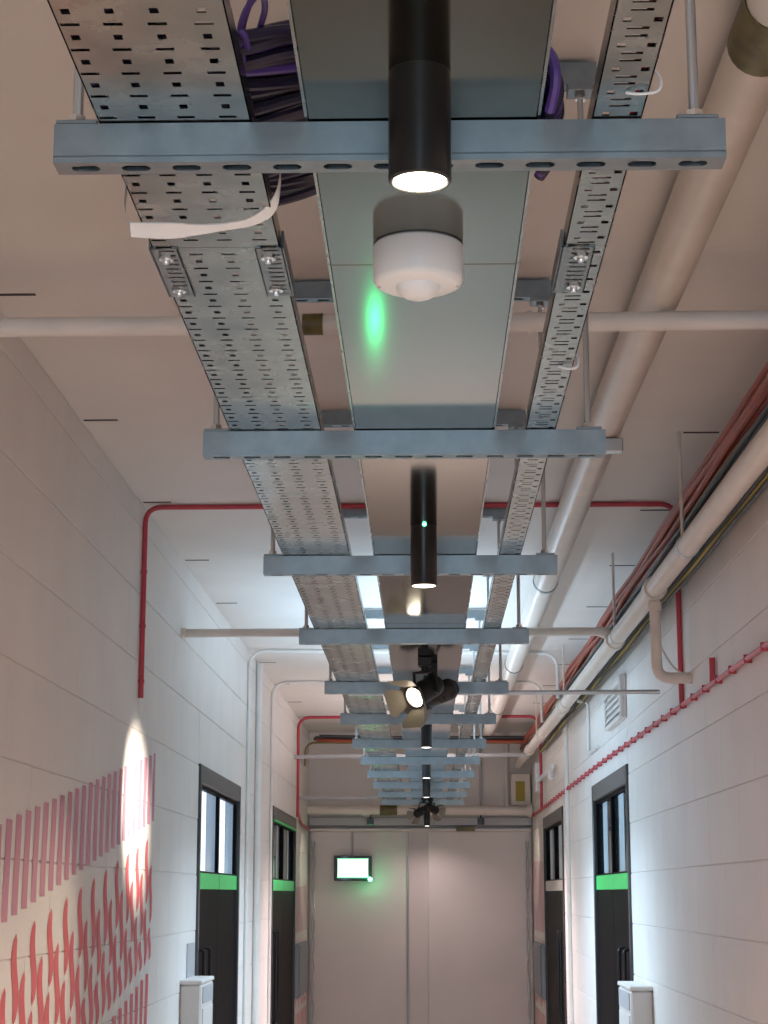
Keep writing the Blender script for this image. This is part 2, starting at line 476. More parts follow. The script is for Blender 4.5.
segs = [(-1.5, 2.082), (2.083, 5.12), (5.122, 8.1), (8.102, 11.1), (11.102, 15.4)]
for a, b in segs:
    flat_mesh(tray_mesh(LT0, LT1, a, b, ZT, rowsL, .022), 'tray_length', 'tray', lt, BASE[lt])
def bolt(parent, x, y, z):
    b = part('bolt', MB().lathe((x,y,z-.0075), [(0,-.001),(.0035,-.001),(.0045,.0015),(.0045,.004),(.009,.004),(.009,.0075),(0,.0075)], 10), 'zinc', parent)
def splice(parent, x0, x1, xside, y0, y1, bx):
    mb = tray_mesh(min(x0,x1), max(x0,x1), y0, y1, ZT-.0022, [(.004+.0135*0, .0045, [((abs(x1-x0))*.30, abs(x1-x0)*.85)])], .001, y0, .016)
    mb.box(xside-.0014, xside+.0014, y0, y1, ZT-.0022, ZT+.020)
    o = flat_mesh(mb, 'splice_plate', 'galv', parent, BASE[parent])
    for yy in (y0+.028, y1-.030): bolt(o, bx, yy, ZT-.0022)
splice(lt, LT0-.003, LT0+.030, LT0-.003, 2.082, 2.26, LT0+.013)
splice(lt, LT1-.030, LT1+.003, LT1+.003, 2.082, 2.26, LT1-.016)
RT0, RT1 = .1655, .2145
rowsR = [(.004, .0085, [(.009, .0165), (.036, .044)]), (.0215, .005, [(.014, .034)]), (.0365, .005, [(.014, .034)])]
rt = thing('perforated_cable_tray', (.19, 1.0, ZT), 'narrow perforated steel cable tray right of the trunking', 'cable tray')
for a, b in [(-1.5, 2.085), (2.086, 5.12), (5.122, 8.1), (8.102, 11.1), (11.102, 15.4)]:
    flat_mesh(tray_mesh(RT0, RT1, a, b, ZT, rowsR, .022), 'tray_length', 'tray', rt, BASE[rt])
splice(rt, RT0-.003, RT0+.036, RT0-.003, 2.085, 2.255, RT0+.021)

TX0, TX1 = -.114, .112
tk = thing('cable_trunking', (0, 1.0, ZT), 'wide flat galvanised trunking down the middle of the corridor', 'trunking')
for a, b in [(-1.5, 2.148), (2.1495, 5.2), (5.2015, 8.2), (8.2015, 11.2), (11.2015, 14.2), (14.2015, 16.2)]:
    part('trunking_length', MB().bbox(TX0, TX1, a, b, ZT, ZT+.05, .0015), 'trunk', tk)
    part('trunking_lip', MB().box(TX0-.003, TX0, a, b, ZT+.001, ZT+.014).box(TX1, TX1+.003, a, b, ZT+.001, ZT+.014), 'tray', tk)

# batten bodies added for the unseen uplights on top of the trunking
M['diffuser'] = mat('led_diffuser', (.9, .9, .9), .4, emit=(.75, .88, 1.0), estr=1.5)
for yb, lab in ((9.6, 'slim uplight batten on top of the trunking past the spotlights'), (13.6, 'slim uplight batten on top of the trunking near the end wall')):
    t = thing('light_batten', (0, yb, ZT+.0505), lab, 'light')
    part('body', MB().bbox(-.06, .06, yb-1.6, yb+1.6, ZT+.0505, ZT+.060, .002), 'white', t)
    part('diffuser', MB().bbox(-.05, .05, yb-1.58, yb+1.58, ZT+.0601, ZT+.0645, .002), 'diffuser', t)

# cables lying in the trays
def wavy(y0, y1, x, z, amp, n=40, ph=0):
    return [(x + amp*math.sin(ph + 3.1*k*0.37 + k*.2), y0 + (y1-y0)*k/n, z + .002*math.sin(k*1.3+ph)) for k in range(n+1)]
for k, xx in enumerate((-.3115, -.2992, -.2869, -.2746, -.2623)):
    yy1 = 6.5
    mb = MB().tube(wavy(0.9, yy1, xx, ZT+.0090, .0005, 60, k), .0055, 7)
    solo('tray_cable', mb, 'darkpurple', (xx, .9, ZT), ['leftmost', 'second from left', 'middle', 'second from right', 'rightmost'][k] + ' of the dark purple cables lying in the wide tray', 'cable', 'data cables lying in wide tray')
for k, xx in enumerate((.2045, .1985)):
    mb = MB().tube(wavy(0.9, 6.5, xx, ZT+.0075, .0008, 60, k), .0035, 7)
    solo('red_tray_cable', mb, 'redcable', (xx, .9, ZT), ('right' if k == 0 else 'left') + ' one of two thin red cables in narrow tray', 'cable', 'red cables in narrow tray')

# purple data cables crossing over the trunking
bun = thing('cable_bundle', (-.02, 1.9, ZT+.05), 'thick bundle of purple cables crossing above the trunking', 'cable bundle')
for k in range(40):
    u = (k % 20)/19; lay = k//20
    yr_ = 1.72 + .17*u; y = 1.66 + .42*u + random.uniform(-.01, .01) ; zt = ZT + .068 + .012*lay + random.uniform(0,.006)
    yl = y + .02*math.sin(k)
    pts = [(-.305+.02*lay, yl-.25, ZT+.020+.008*lay), (-.25, yl-.12, ZT+.030+.01*lay), (-.195, yl-.02, ZT+.045+.01*lay), (-.13, y, zt), (-.05, (y+yr_)/2, zt+.006), (.05, yr_, zt+.006)]
    if k % 2 == 0:
        e = random.uniform(0, 1)
        pts += [(.105, yr_+.01, zt+.004), (.124+.012*e, yr_, zt-.02), (.126+.012*e, yr_-.01, ZT+.02), (.124, yr_+.01, ZT+.008)]
    else:
        pts += [(.10, yr_+.02, zt)]
    part('cable', MB().tube(bend(pts, .05, 4), .0062, 8), 'purple' if k % 9 == 4 else 'darkpurple', bun)
for k in range(9):                                          # ends draped over the right edge
    u = k/8; e = random.uniform(0, 1); yr_ = 1.70 + .16*u
    pts = [(.02, yr_+.02, ZT+.083), (.09, yr_+.012, ZT+.085), (.122+.014*e, yr_, ZT+.066), (.128+.014*e, yr_-.01, ZT+.03), (.124, yr_+.012+.02*e, ZT+.006)]
    part('cable', MB().tube(bend(pts, .05, 5), .0056, 8), 'purple', bun)
for pl_, zz in (([(244, 62), (238, 34), (246, 8), (262, -12), (266, 8), (256, 40), (248, 66)], .80), ([(246, 60), (241, 30), (249, 4), (258, -14)], .81), ([(248, 48), (245, 36), (240, 30), (236, 44)], .795), ([(291, 28), (288, 40), (284, 58)], .82)):
    part('loose_loop', MB().tube(bend([onz(a_, b_, zz + .004*i_) for i_, (a_, b_) in enumerate(pl_)], .03, 5), .0032, 7), 'purple', bun)

# white strap tied round the wide tray
pl = [(LT0-.012, 1.995, ZT-.010), (LT0+.03, 1.99, ZT-.014), (-.245, 1.985, ZT-.014), (LT1-.02, 1.97, ZT-.012), (LT1+.008, 1.95, ZT+.002), (LT1+.014, 1.93, ZT+.050), (LT1-.01, 1.93, ZT+.085), (-.25, 1.94, ZT+.085), (LT0-.012, 1.97, ZT+.05), (LT0-.018, 1.985, ZT+.012), (LT0-.012, 1.995, ZT-.010)]
mb = MB()
P = bend(pl, .03, 4)
v, f = [], []
for i, p in enumerate(P):
    hw = .007 + .002*math.sin(i*.45)
    tl = .004 + .002*math.sin(i*.35+1)
    for (dy, dz) in ((-hw, tl), (hw, -tl), (hw, -tl+.0015), (-hw, tl+.0015)): v.append((p.x, p.y+dy, p.z+dz))
for i in range(len(P)-1):
    for k in range(4): f.append((i*4+k, i*4+(k+1)%4, i*4+4+(k+1)%4, i*4+4+k))
mb.add(v, f)
solo('strap', mb, 'white', (-.245, 2.02, ZT), 'loose white fabric strap tied round the wide cable tray', 'strap')
solo('cable_tie', MB().tube(bend([(RT1-.022, 1.655, ZT-.002), (RT1-.01, 1.65, ZT-.006), (RT1+.010, 1.652, ZT-.003), (RT1+.012, 1.655, ZT+.012), (RT1+.004, 1.66, ZT+.026), (RT1-.02, 1.66, ZT+.03)], .012, 4), .0014, 6), 'white', (RT1, 1.65, ZT), 'thin white cable tie round narrow tray before nearest hanger', 'cable tie')
solo('cable_tie', MB().tube(bend([(RT1-.022, 2.59, ZT-.002), (RT1-.008, 2.59, ZT-.006), (RT1+.006, 2.59, ZT-.005), (RT1+.008, 2.595, ZT+.012), (RT1, 2.6, ZT+.026)], .012, 4), .0022, 6), 'white', (RT1, 2.6, ZT), 'thin white cable tie round narrow tray after its splice plate', 'cable tie')

# ------------------------------------------------------------------ downlights
def downlight(x, y, zb, r, label, color, energy, lens, cone=150):
    t = thing('cylinder_downlight', (x, y, zb), label, 'downlight', 'black cylinder downlights')
    part('housing', MB().lathe((x,y,0), [(0, ZT), (r, ZT), (r, zb+.0015), (r-.0012, zb), (r-.003, zb), (r-.0032, zb+.006), (0, zb+.006)], 40), 'black', t)
    part('lens', MB().lathe((x,y,0), [(0, zb+.0055), (r-.0045, zb+.0055), (r-.0045, zb+.0008), (r-.010, zb-.0004), (0, zb-.0008)], 36), lens, t, 'glowing lens')
    l = lamp('SPOT', 'downlight_beam', (x, y, zb-.004), energy, color, aim=(x, y, zb-2), size=r*.8, cone=cone, blend=1.0)
    return t
DE = 2.5
downlight(-.0035, -.56, .640, .029, 'black cylinder downlight behind the viewpoint, under the near trunking', WARM, 60*DE, 'lens_w')
downlight(-.0035, 1.613, .640, .029, 'black cylinder downlight in front of the nearest hanger', WARM, 60*DE, 'lens_w')
dl2 = downlight(-.0035, 3.79, .622, .0275, 'black cylinder downlight with a green dot, at the third hanger', WARM, 60*DE, 'lens_w')
part('indicator', MB().lathe((-.002, 3.7615, .7465), [(0,-.004),(.003,-.003),(.004,0),(.003,.003),(0,.004)], 12, (0,-1,0)), 'led', dl2, 'bright green dot')  # green reflection where housing meets trunking, modelled as a glowing bead
downlight(0, 8.28, .635, .026, 'black cylinder downlight just behind the barn door spotlights', (0.62, 0.82, 1.0), 72*DE, 'lens_c')
downlight(0, 10.50, .635, .026, 'fourth black cylinder downlight from the nearest one', (0.62, 0.82, 1.0), 72*DE, 'lens_c')
downlight(0, 12.62, .635, .026, 'fifth black cylinder downlight from the nearest one', (1, .82, .82), 105*DE, 'lens_c')
downlight(0.003, 16.0, .565, .026, 'black cylinder downlight at the end wall', (1, .78, .76), 8*DE, 'lens_c')

# unseen green spot added below the view, making the streak mirrored in the trunking
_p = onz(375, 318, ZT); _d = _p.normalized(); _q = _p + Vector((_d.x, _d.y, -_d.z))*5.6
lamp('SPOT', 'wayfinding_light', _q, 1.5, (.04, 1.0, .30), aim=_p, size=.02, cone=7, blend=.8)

# motion sensor
sx, sy = -.007, 2.084
t = thing('motion_sensor', (sx, sy, ZT-.058), 'white round motion sensor with a domed lens under the trunking', 'sensor')
part('housing', MB().lathe((sx,sy,0), [(0,ZT),(.0515,ZT),(.053,ZT-.002),(.053,ZT-.042),(.050,ZT-.047),(.044,ZT-.050),(.026,ZT-.050),(.024,ZT-.047),(0,ZT-.047)], 48), 'white', t)
part('dome_lens', MB().lathe((sx,sy,0), [(.026,ZT-.047)]+[(.026*math.cos(a), ZT-.049-.017*math.sin(a)) for a in [i*math.pi/16 for i in range(9)]], 32), 'white', t)
for a in (-1, 1):
    part('screw_cap', MB().lathe((sx+a*.045, sy, ZT-.0495), [(0,-.001),(.002,-.001),(.002,.002)], 8), 'greyrail', t)

# ------------------------------------------------------------------ barn door spotlights
def spot_head(base, c, aim, label, lens_m, group='black barn door spotlights', L=.10, r=.030, flaps=(1,1,1,1)):
    """base: point on the trunking, c: centre of the can, aim: point lit"""
    t = thing('barn_door_spotlight', (base[0], base[1], c[2]-.08), label, 'spotlight', group)
    c = Vector(c); ax = (Vector(aim) - c).normalized()
    up = Vector((0,0,1)); rt_ = ax.cross(up).normalized(); u2 = rt_.cross(ax).normalized()
    part('track_adapter', MB().bbox(base[0]-.022, base[0]+.022, base[1]-.03, base[1]+.03, ZT-.030, ZT-.0003, .003).tube([(base[0],base[1],ZT-.03),(base[0],base[1],ZT-.045)], .012, 12), 'blackm', t)
    arm = MB()
    top = Vector((base[0], base[1], ZT-.048))
    hr = Vector((rt_.x, rt_.y, 0)).normalized()
    for q in (-1, 1):
        a = top + hr*q*(r+.010); b = c + hr*q*(r+.010)
        arm.tube([top, a, b, b + (b-a).normalized()*.012], .0055, 8)
        arm.lathe(b - hr*q*.004, [(0,-.004),(.010,-.004),(.010,.010),(0,.010)], 12, hr*q)
    part('yoke', arm, 'blackm', t)
    prof = [(0,-L*.55),(r*.55,-L*.55),(r*.95,-L*.40),(r,-L*.34),(r,-L*.2),(r*.93,-L*.19),(r*.93,-L*.16),(r,-L*.15),(r,-L*.05),(r*.93,-L*.04),(r*.93,-L*.01),(r,0),(r,L*.40),(r*1.12,L*.42),(r*1.12,L*.52),(r*.92,L*.52),(r*.92,L*.47),(0,L*.47)]
    part('can', MB().lathe(c, prof, 32, ax), 'blackm', t)
    part('lens', MB().lathe(c, [(0,L*.475),(r*.90,L*.475),(r*.90,L*.485),(r*.6,L*.50),(0,L*.505)], 28, ax), lens_m, t, 'glowing lens')
    f = c + ax*L*.52
    for i, (e, g) in enumerate(((u2, rt_), (-u2, rt_), (rt_, u2), (-rt_, u2))):
        if not flaps[i]: continue
        n0 = f + e*r*1.08
        dirv = (ax*.80 + e*.60).normalized()
        ln = r*1.9 if i < 2 else r*1.7
        q = [n0 - g*r*.75, n0 + g*r*.75, n0 + g*r*1.35 + dirv*ln*.75, n0 + g*r*1.0 + dirv*ln, n0 - g*r*1.0 + dirv*ln, n0 - g*r*1.35 + dirv*ln*.75]
        part('barn_door', MB().prism(q, dirv.cross(g).normalized()*.0012), 'barn', t)
    return t, f, ax
t, f, ax = spot_head((-.004, 5.97), (.000, 5.955, .640), (-1.0, 4.80, -.12), 'barn door spotlight with its bright lens turned towards the mural', 'lens_w', L=.125, r=.036)
lamp('SPOT', 'mural_wash', f + ax*.005, 42, (1.0, .80, .58), aim=(f + ax + Vector((0, .1, -.28))), size=.02, cone=58, blend=1)
t, f, ax = spot_head((.016, 6.13), (.045, 6.13, .650), (-1.03, 6.66, .30), 'barn door spotlight seen from behind, right of the bright lens', 'lens_w', L=.115, r=.036)
lamp('SPOT', 'mural_highlight', f + ax*.005, 250, (1.0, .87, .72), aim=(f + ax), size=.012, cone=33, blend=1)
t, f, ax = spot_head((-.02, 14.72), (-.045, 14.72, .630), (-1.03, 15.8, .15), 'left one of the two far crossed barn door spotlights', 'lens_w')
lamp('SPOT', 'far_left_beam', f + ax*.005, 26, (1.0, .82, .66), aim=(f + ax), size=.015, cone=30, blend=.5)
t, f, ax = spot_head((.03, 14.86), (.04, 14.86, .660), (.92, 15.8, .25), 'right one of the two far crossed barn door spotlights', 'lens_w')
lamp('SPOT', 'far_right_beam', f + ax*.005, 26, (1.0, .82, .66), aim=(f + ax), size=.015, cone=30, blend=.5)

# ------------------------------------------------------------------ pipes and conduits
def pipe(name, pts, r, m, label, cat='pipe', rad=.06, group=None, n=14):
    return solo(name, MB().tube(bend(pts, rad), r, n), m, pts[0], label, cat, group)
def piped(name, pts, r, m, label, cat='pipe', rad=.06, n=14):
    t = thing(name, pts[0], label, cat)
    part('tube', MB().tube(bend(pts, rad), r, n), m, t)
    return t
def clip(parent, p, r, axis, m, wdt=.012, name='clip', extra=.004):
    part(name, MB().lathe(p, [(r,-wdt/2),(r+extra,-wdt/2),(r+extra,wdt/2),(r,wdt/2)], 16, axis), m, parent)

# big cream pipe under the ceiling, right of the trays
t = piped('ceiling_pipe', [(.542, 2.78, 1.335), (.522, 5.0, 1.335), (.522, 16.45, 1.335)], .052, 'beigepipe', 'large cream pipe running along the ceiling right of the trays', n=24)
part('bare_section', MB().tube([(.56, 0.5, 1.335), (.543, 2.64, 1.335)], .051, 24), 'whitepaint', t, 'white unpainted section')
part('tape_band', MB().tube([(.543, 2.63, 1.335), (.542, 2.79, 1.335)], .054, 24), 'tape', t, 'olive tape band')
for yy in (8.0, 11.0, 13.6):
    clip(t, (.522, yy, 1.335), .052, (0,1,0), 'galv', .03)
    part('hanger_bracket', MB().bbox(.51, .534, yy-.012, yy+.012, 1.387, C, .001), 'galv', t)
# strut bracket on it, beyond the second hanger
solo('bracket', (lambda p: MB().bbox(p.x-.035, p.x+.03, p.y-.02, p.y+.02, p.z-.02, p.z+.02, .003))(onz(612, 446, 1.262)), 'rod', onz(612, 446, 1.262), 'small grey bracket under the large cream ceiling pipe', 'bracket')

# white pipe crossing above everything near the camera
za = 1.255
y1 = onz(100, 327, za).y
t = piped('cross_pipe', [(XL, y1, za), (XR, y1-.02, za)], .022, 'whitepaint', 'white pipe crossing the corridor above trays near the camera', n=20)
xa = onz(303, 325, za).x; xb = onz(318, 325, za).x
part('tape_band', MB().tube([(xa, y1-.008, za), (xb+.012, y1-.009, za)], .0245, 20), 'tape', t, 'olive tape band')
for xx in (.16, .235): clip(t, (xx, y1-.012, za), .022, (1,0,0), 'whitepaint', .012)

# cream pipe crossing at the fourth hanger, joining the wall pipe
t = piped('cross_pipe', [(XL, 7.835, 1.087), (.75, 7.86, 1.092)], .0185, 'beigepipe', 'cream pipe crossing behind the fourth hanger to the wall pipe', n=16)
clip(t, (XL+.012, 7.80, 1.083), .0185, (1,0,0), 'beigepipe', .02)

# main service pipe on the right wall
t = piped('service_pipe', [(.80, 1.0, 1.012), (.80, 16.4, 1.105)], .034, 'beigepipe', 'thick cream pipe running high along the right wall', n=24)
zp = lambda y: 1.012 + (y-1.0)/15.4*.093
for yy in (6.45, 7.86, 10.9, 12.9, 14.5):
    clip(t, (.80, yy, zp(yy)), .034, (0,1,0), 'beigepipe', .075, 'coupling', .008)
tee = part('drop_pipe', MB().tube(bend([(.80, 6.45, zp(6.45)-.02), (.80, 6.45, .733), (XR, 6.45, .733)], .05), .0195, 16), 'beigepipe', t)
part('collar', MB().tube([(.80, 6.45, zp(6.45)-.045), (.80, 6.45, zp(6.45)-.075)], .024, 16), 'beigepipe', tee)
part('branch', MB().tube([(.74, 7.86, 1.092), (.80, 7.86, zp(7.86)+.02)], .024, 16), 'beigepipe', t)
for yy in (3.45, 5.60, 7.70, 10.6, 13.3):
    rr = part('hanger_rod', MB().tube([(.785, yy, C), (.785, yy, zp(yy)+.02)], .0055, 8), 'beigepipe', t)
    clip(t, (.80, yy, zp(yy)), .034, (0,1,0), 'rod', .02, 'pipe_clip', .003)
solo('wire', MB().tube(bend([(.80, 6.55, .98), (.815, 6.50, .86), (.86, 6.47, .77), (.905, 6.46, .74)], .05), .004, 8), 'beigepipe', (.80, 6.55, .9), 'thin cream wire curving behind the drop pipe elbow', 'cable')

# cables lying above the wall pipe
def run(x, z0, z1, y0, y1, amp, seed, n=46):
    rg = random.Random(seed)
    out = []
    for k in range(n+1):
        y = y0 + (y1-y0)*k/n
        out.append((x + amp*math.sin(k*.9+seed*2)+rg.uniform(-amp,amp)*.5, y, z0 + (z1-z0)*k/n + amp*math.cos(k*.7+seed)))
    return out
b = thing('cable_bundle', (.78, 1.0, 1.1), 'long bundle of orange cables above the right wall pipe', 'cable bundle')
for k, (dx, dz) in enumerate(((0,0), (.016,.012), (-.010,.014), (.006,.028), (.022,-.004), (-.004,.042))):
    part('cable', MB().tube(run(.822+dx, 1.172+dz, 1.225+dz, 1.0, 16.2, .005, k), .0105, 8), 'orange', b)
b = thing('cable_bundle', (.8, 1.0, 1.08), 'bundle of dark grey and olive cables between orange cables and pipe', 'cable bundle')
for k, (dx, dz, m) in enumerate(((0,0,'greycable'), (.014,.004,'greycable'), (-.010,.008,'olive'), (.006,.016,'greycable'), (-.016,.0,'greycable'), (.026,.012,'olive'))):
    part('cable', MB().tube(run(.835+dx, 1.122+dz, 1.190+dz, 1.0, 16.2, .0035, k+20), .0075, 8), m, b)
b = thing('cable_bundle', (.9, 1.0, 1.06), 'thin black and yellow cables clipped behind right wall pipe', 'cable bundle')
for k, (dz, m) in enumerate(((.012,'greycable'), (-.006,'greycable'), (-.022,'yellow'), (-.034,'greycable'))):
    part('cable', MB().tube(run(.884, 1.068+dz, 1.10+dz, 1.0, 14.5, .0025, k+40), .0065, 8), m, b)
    
# red conduits
zc = C-.011
t = piped('red_conduit', [(XL+.011, 6.66, .69), (XL+.011, 6.66, zc), (XR-.011, 6.64, zc), (XR-.011, 6.64, .645)], .0095, 'red', 'red conduit looping up left wall, over ceiling, down right wall', 'conduit', .06)
part('stub', MB().tube([(.50, 6.65, zc), (.50, 6.4, zc)], .008, 10), 'red', t)
for zz in (.75, .95, 1.15): clip(t, (XL+.011, 6.66, zz), .0095, (0,0,1), 'red', .012, 'clip', .002)
t = piped('red_conduit', [(XR-.014, 2.5, .64), (XR-.014, 9.9, .668), (XR-.014, 16.2, .655)], .0078, 'red', 'long red conduit clipped along the right wall over the doors', 'conduit', .3)
for k in range(46):
    yy = 3.9 + k*.27
    _zc = .640 + (.028*(yy-2.5)/7.4 if yy < 9.9 else .028-.013*(yy-9.9)/6.5)
    part('clip', MB().box(XR-.0235, XR, yy-.004, yy+.004, _zc-.012, _zc+.012), 'red', t)
part('stub', MB().tube([(XR-.012, 5.905, .65), (XR-.012, 5.90, .735)], .0095, 10), 'red', t, 'short upright stub')
pipe('red_conduit', [(XL+.011, 14.95, -.0+.60), (XL+.011, 14.95, zc), (XR-.011, 14.9, zc), (XR-.011, 14.9, .66)], .012, 'red', 'red conduit looping over the ceiling near the end wall', 'conduit', .10)
pipe('red_conduit', [(XL+.012, 14.97, .64), (XL+.012, 15.4, .56), (XL+.012, 16.4, .55)], .012, 'red', 'short red conduit running on towards the end wall', 'conduit', .10)

# white conduits looping over the ceiling
pipe('white_conduit', [(XL+.010, 10.75, FL), (XL+.010, 10.75, C-.013), (.772, 10.9, C-.013), (.772, 10.9, 1.12)], .010, 'whitepaint', 'white conduit up left wall and over ceiling, past nearer door', 'conduit', .10)
pipe('white_conduit', [(XL+.010, 12.40, FL), (XL+.010, 12.40, C-.013), (.772, 12.45, C-.013), (.772, 12.45, 1.12)], .010, 'whitepaint', 'white conduit up left wall right before the farther door', 'conduit', .10)
pipe('white_conduit', [(XL+.02, 11.3, FL), (XL+.02, 11.3, 1.38)], .02, 'whitepaint', 'thick upright white pipe between the two left doors', 'pipe')
pipe('white_conduit', [(XR-.012, 12.15, FL), (XR-.012, 12.15, 1.2)], .016, 'whitepaint', 'upright white conduit between the two right doors', 'conduit')
pipe('white_conduit', [(.848, 10.45, 1.06), (XR-.010, 10.5, 1.06), (XR-.010, 10.5, .77), (XR-.010, 9.95, .765)], .009, 'whitepaint', 'thin white conduit dropping over the nearer right door', 'conduit', .03)

# thin rail under the trunking
pipe('steel_rail', [(-.29, 6.96, .736), (.868, 6.93, .736)], .0085, 'rod', 'thin brownish steel rail crossing below the trays by the spotlights', 'rail')

# services at the far end
b = thing('cable_bundle', (0, 15.5, 1.25), 'dark cable bundle crossing the corridor near the end wall', 'cable bundle')
for k, (dy, dz, m) in enumerate(((0,0,'greycable'), (.02,.012,'greycable'), (-.02,-.012,'orange'), (.01,-.022,'olive'), (-.015,.022,'greycable'))):
    st = [(XL+.03, 15.5+dy, 1.04), (XL+.03, 15.5+dy, 1.255+dz)] if k == 3 else [(XL+.10+.012*k, 15.5+dy, 1.262+dz)]
    part('cable', MB().tube(bend(st + [(-.2, 15.5+dy, 1.25+dz), (.82, 15.5+dy, 1.25+dz)], .12), .013 if k != 3 else .009, 8), m, b)
pipe('grey_conduit', [(XL, 14.62, 1.05), (.78, 14.62, 1.065)], .016, 'plate', 'grey conduit crossing below the dark cable bundle', 'conduit')
pipe('grey_conduit', [(XL, 15.25, .765), (-.40, 15.25, .765)], .014, 'plate', 'short low grey conduit from left wall before the end wall', 'conduit')
t = piped('cross_pipe', [(XL, 16.3, .715), (XR, 16.3, .705)], .040, 'beigepipe', 'thick cream pipe crossing in front of the end wall', n=20)
for (xa, m) in ((-.33, 'tape'),): part('tape_band', MB().tube([(xa-.075, 16.3, .711), (xa+.075, 16.3, .710)], .043, 18), m, t, 'dark olive tape band')
part('coupling', MB().tube([(-.56, 16.3, .7125), (-.49, 16.3, .712)], .052, 18), 'beigepipe', t)
part('collar', MB().lathe((XR-.03, 16.3, .705), [(.04,-.03),(.06,0),(.06,.02),(.04,.03)], 18, (1,0,0)), 'beigepipe', t)
solo('grey_rail', MB().bbox(XL+.01, XR-.01, 16.41, 16.5, .585, .655, .004), 'plate', (0, 16.45, .58), 'flat grey rail along the end wall under the cream pipe', 'rail')
solo('olive_label', MB().bbox(.255, .42, 16.395, 16.41, .535, .572, .002), 'tape', (.33, 16.4, .54), 'dark olive tag fixed to the ledge of the end wall', 'tag')
for xx, w_ in ((-.49, 'left'), (.47, 'right')):
    solo('clamp', MB().bbox(xx-.028, xx+.028, 16.33, 16.41, .59, .645, .004).tube([(xx,16.37,.64),(xx,16.37,.68)], .008, 8), 'black', (xx, 16.37, .6), f'small black clamp below cream end pipe, {w_} of the crossed spotlights', 'clamp')
pipe('grey_conduit', [(.475, 16.46, .74), (.475, 16.46, C-.02)], .011, 'plate', 'upright grey conduit on the upper end wall, nearest the trays', 'conduit')
pipe('grey_conduit', [(.70, 16.45, .74), (.70, 16.45, C-.02)], .02, 'beigepipe', 'upright brownish conduit on the end wall beside the yellow label', 'conduit')
t = thing('junction_box', (.82, 16.4, .76), 'cream box with an olive yellow label on the end wall', 'box')
part('case', MB().bbox(.735, .905, 16.36, 16.5, .755, 1.03, .006), 'beigepipe', t)
part('label_plate', MB().bbox(.775, .855, 16.354, 16.361, .79, .96, .001), 'yellowlabel', t, 'olive yellow label')
pipe('dark_conduit', [(-.165, YE-.062, FL), (-.165, YE-.062, .535)],   .009, 'rod', 'thin dark upright conduit on the lower end wall', 'conduit')
for X, s, w_ in ((XL, 1, 'left'), (XR, -1, 'right')):
    pts = [(X + s*(.05 + .012*math.sin(k*.9)), 16.40 + .012*math.cos(k*.9), -1.4 + k*.05) for k in range(38)]
    solo('twisted_cable', MB().tube(pts, .006, 7).tube([(2*(X+s*.05)-x, y+.01, z) for x, y, z in pts], .006, 7), 'rod', (X+s*.05, 16.4, -1.4), f'twisted cable hanging in the {w_} corner of the end wall', 'cable')
# white bracket and box on the right wall by the farther door
t = thing('white_bracket', (XR, 14.2, .84), 'white wall bracket over the farther right door', 'bracket')
part('back_box', MB().bbox(XR-.05, XR, 14.96, 15.16, .80, 1.03, .004), 'white', t)
part('arm', MB().bbox(XR-.04, XR-.02, 13.2, 14.96, .865, .90, .004), 'white', t)
part('stem', MB().tube([(XR-.03, 13.5, .87), (XR-.03, 13.45, .81)], .018, 10), 'white', t)

# ventilation grille on the right wall
t = thing('vent_grille', (XR, 9.0, .92), 'cream louvred ventilation box high on right wall', 'vent')
vy0, vy1, vz0, vz1 = 8.55, 9.3, .79, .99
part('back_plate', MB().bbox(XR-.020, XR, vy0, vy1, vz0, vz1, .004), 'vent', t)
part('frame', MB().bbox(XR-.034, XR-.018, vy0, vy0+.02, vz0, vz1, .003).bbox(XR-.034, XR-.018, vy1-.02, vy1, vz0, vz1, .003).bbox(XR-.034, XR-.018, vy0+.02, vy1-.02, vz1-.03, vz1, .003).bbox(XR-.034, XR-.018, vy0+.02, vy1-.02, vz0, vz0+.02, .003), 'vent', t)
for k in range(6):
    zz = vz0 + .035 + k*.031
    part('louvre', MB().prism([(XR-.020, vy0+.022, zz+.016), (XR-.033, vy0+.022, zz-.004), (XR-.033, vy0+.022, zz), (XR-.020, vy0+.022, zz+.020)], (0, vy1-vy0-.044, 0)), 'vent', t)

# boxes by the nearer doors
def wall_box(X, s, y0, y1, zt, label):
    t = thing('control_box', (X, (y0+y1)/2, FL), label, 'box')
    x0, x1 = sorted((X, X + s*.09))
    part('case', MB().bbox(x0, x1, y0, y1, -1.0, zt, .008), 'boxpaint', t)
    part('lid', MB().bbox(*sorted((X + s*.001, X + s*.095)), y0-.006, y1+.006, zt+.0005, zt+.018, .004), 'boxpaint', t)
    f0, f1 = sorted((X + s*.0903, X + s*.094))
    part('label_plate', MB().bbox(f0, f1, y0+.05, y1-.03, zt-.08, zt-.01, .001), 'plate', t, 'pale grey label')
    part('lower_cover', MB().bbox(f0, f1, y0+.05, y1-.03, -.9, zt-.10, .001), 'boxpaint', t)
wall_box(XL, 1, 8.0, 8.44, -.372, 'white wall box below the sign plate beside the left door')
wall_box(XR, -1, 7.85, 8.34, -.388, 'white wall box at the near side of the right door')
solo('sign_plate', MB().bbox(XL, XL+.006, 8.20, 8.44, -.40, -.21, .001), 'plate', (XL, 8.3, -.4), 'small grey sign plate on left wall beside the nearer door', 'sign')
for X, s, w_ in ((XL, 1, 'left'), (XR, -1, 'right')):
    t = thing('grey_cabinet', (X, 15.6, -.8), f'grey wall enclosure past the farther door on the {w_} wall', 'cabinet')
    part('case', MB().bbox(*sorted((X, X+s*.03)), 14.95, 16.0, -.80, -.385, .006), 'greybox', t)
    part('door', MB().bbox(*sorted((X+s*.0303, X+s*.036)), 14.98, 15.97, -.785, -.40, .003), 'greybox', t)

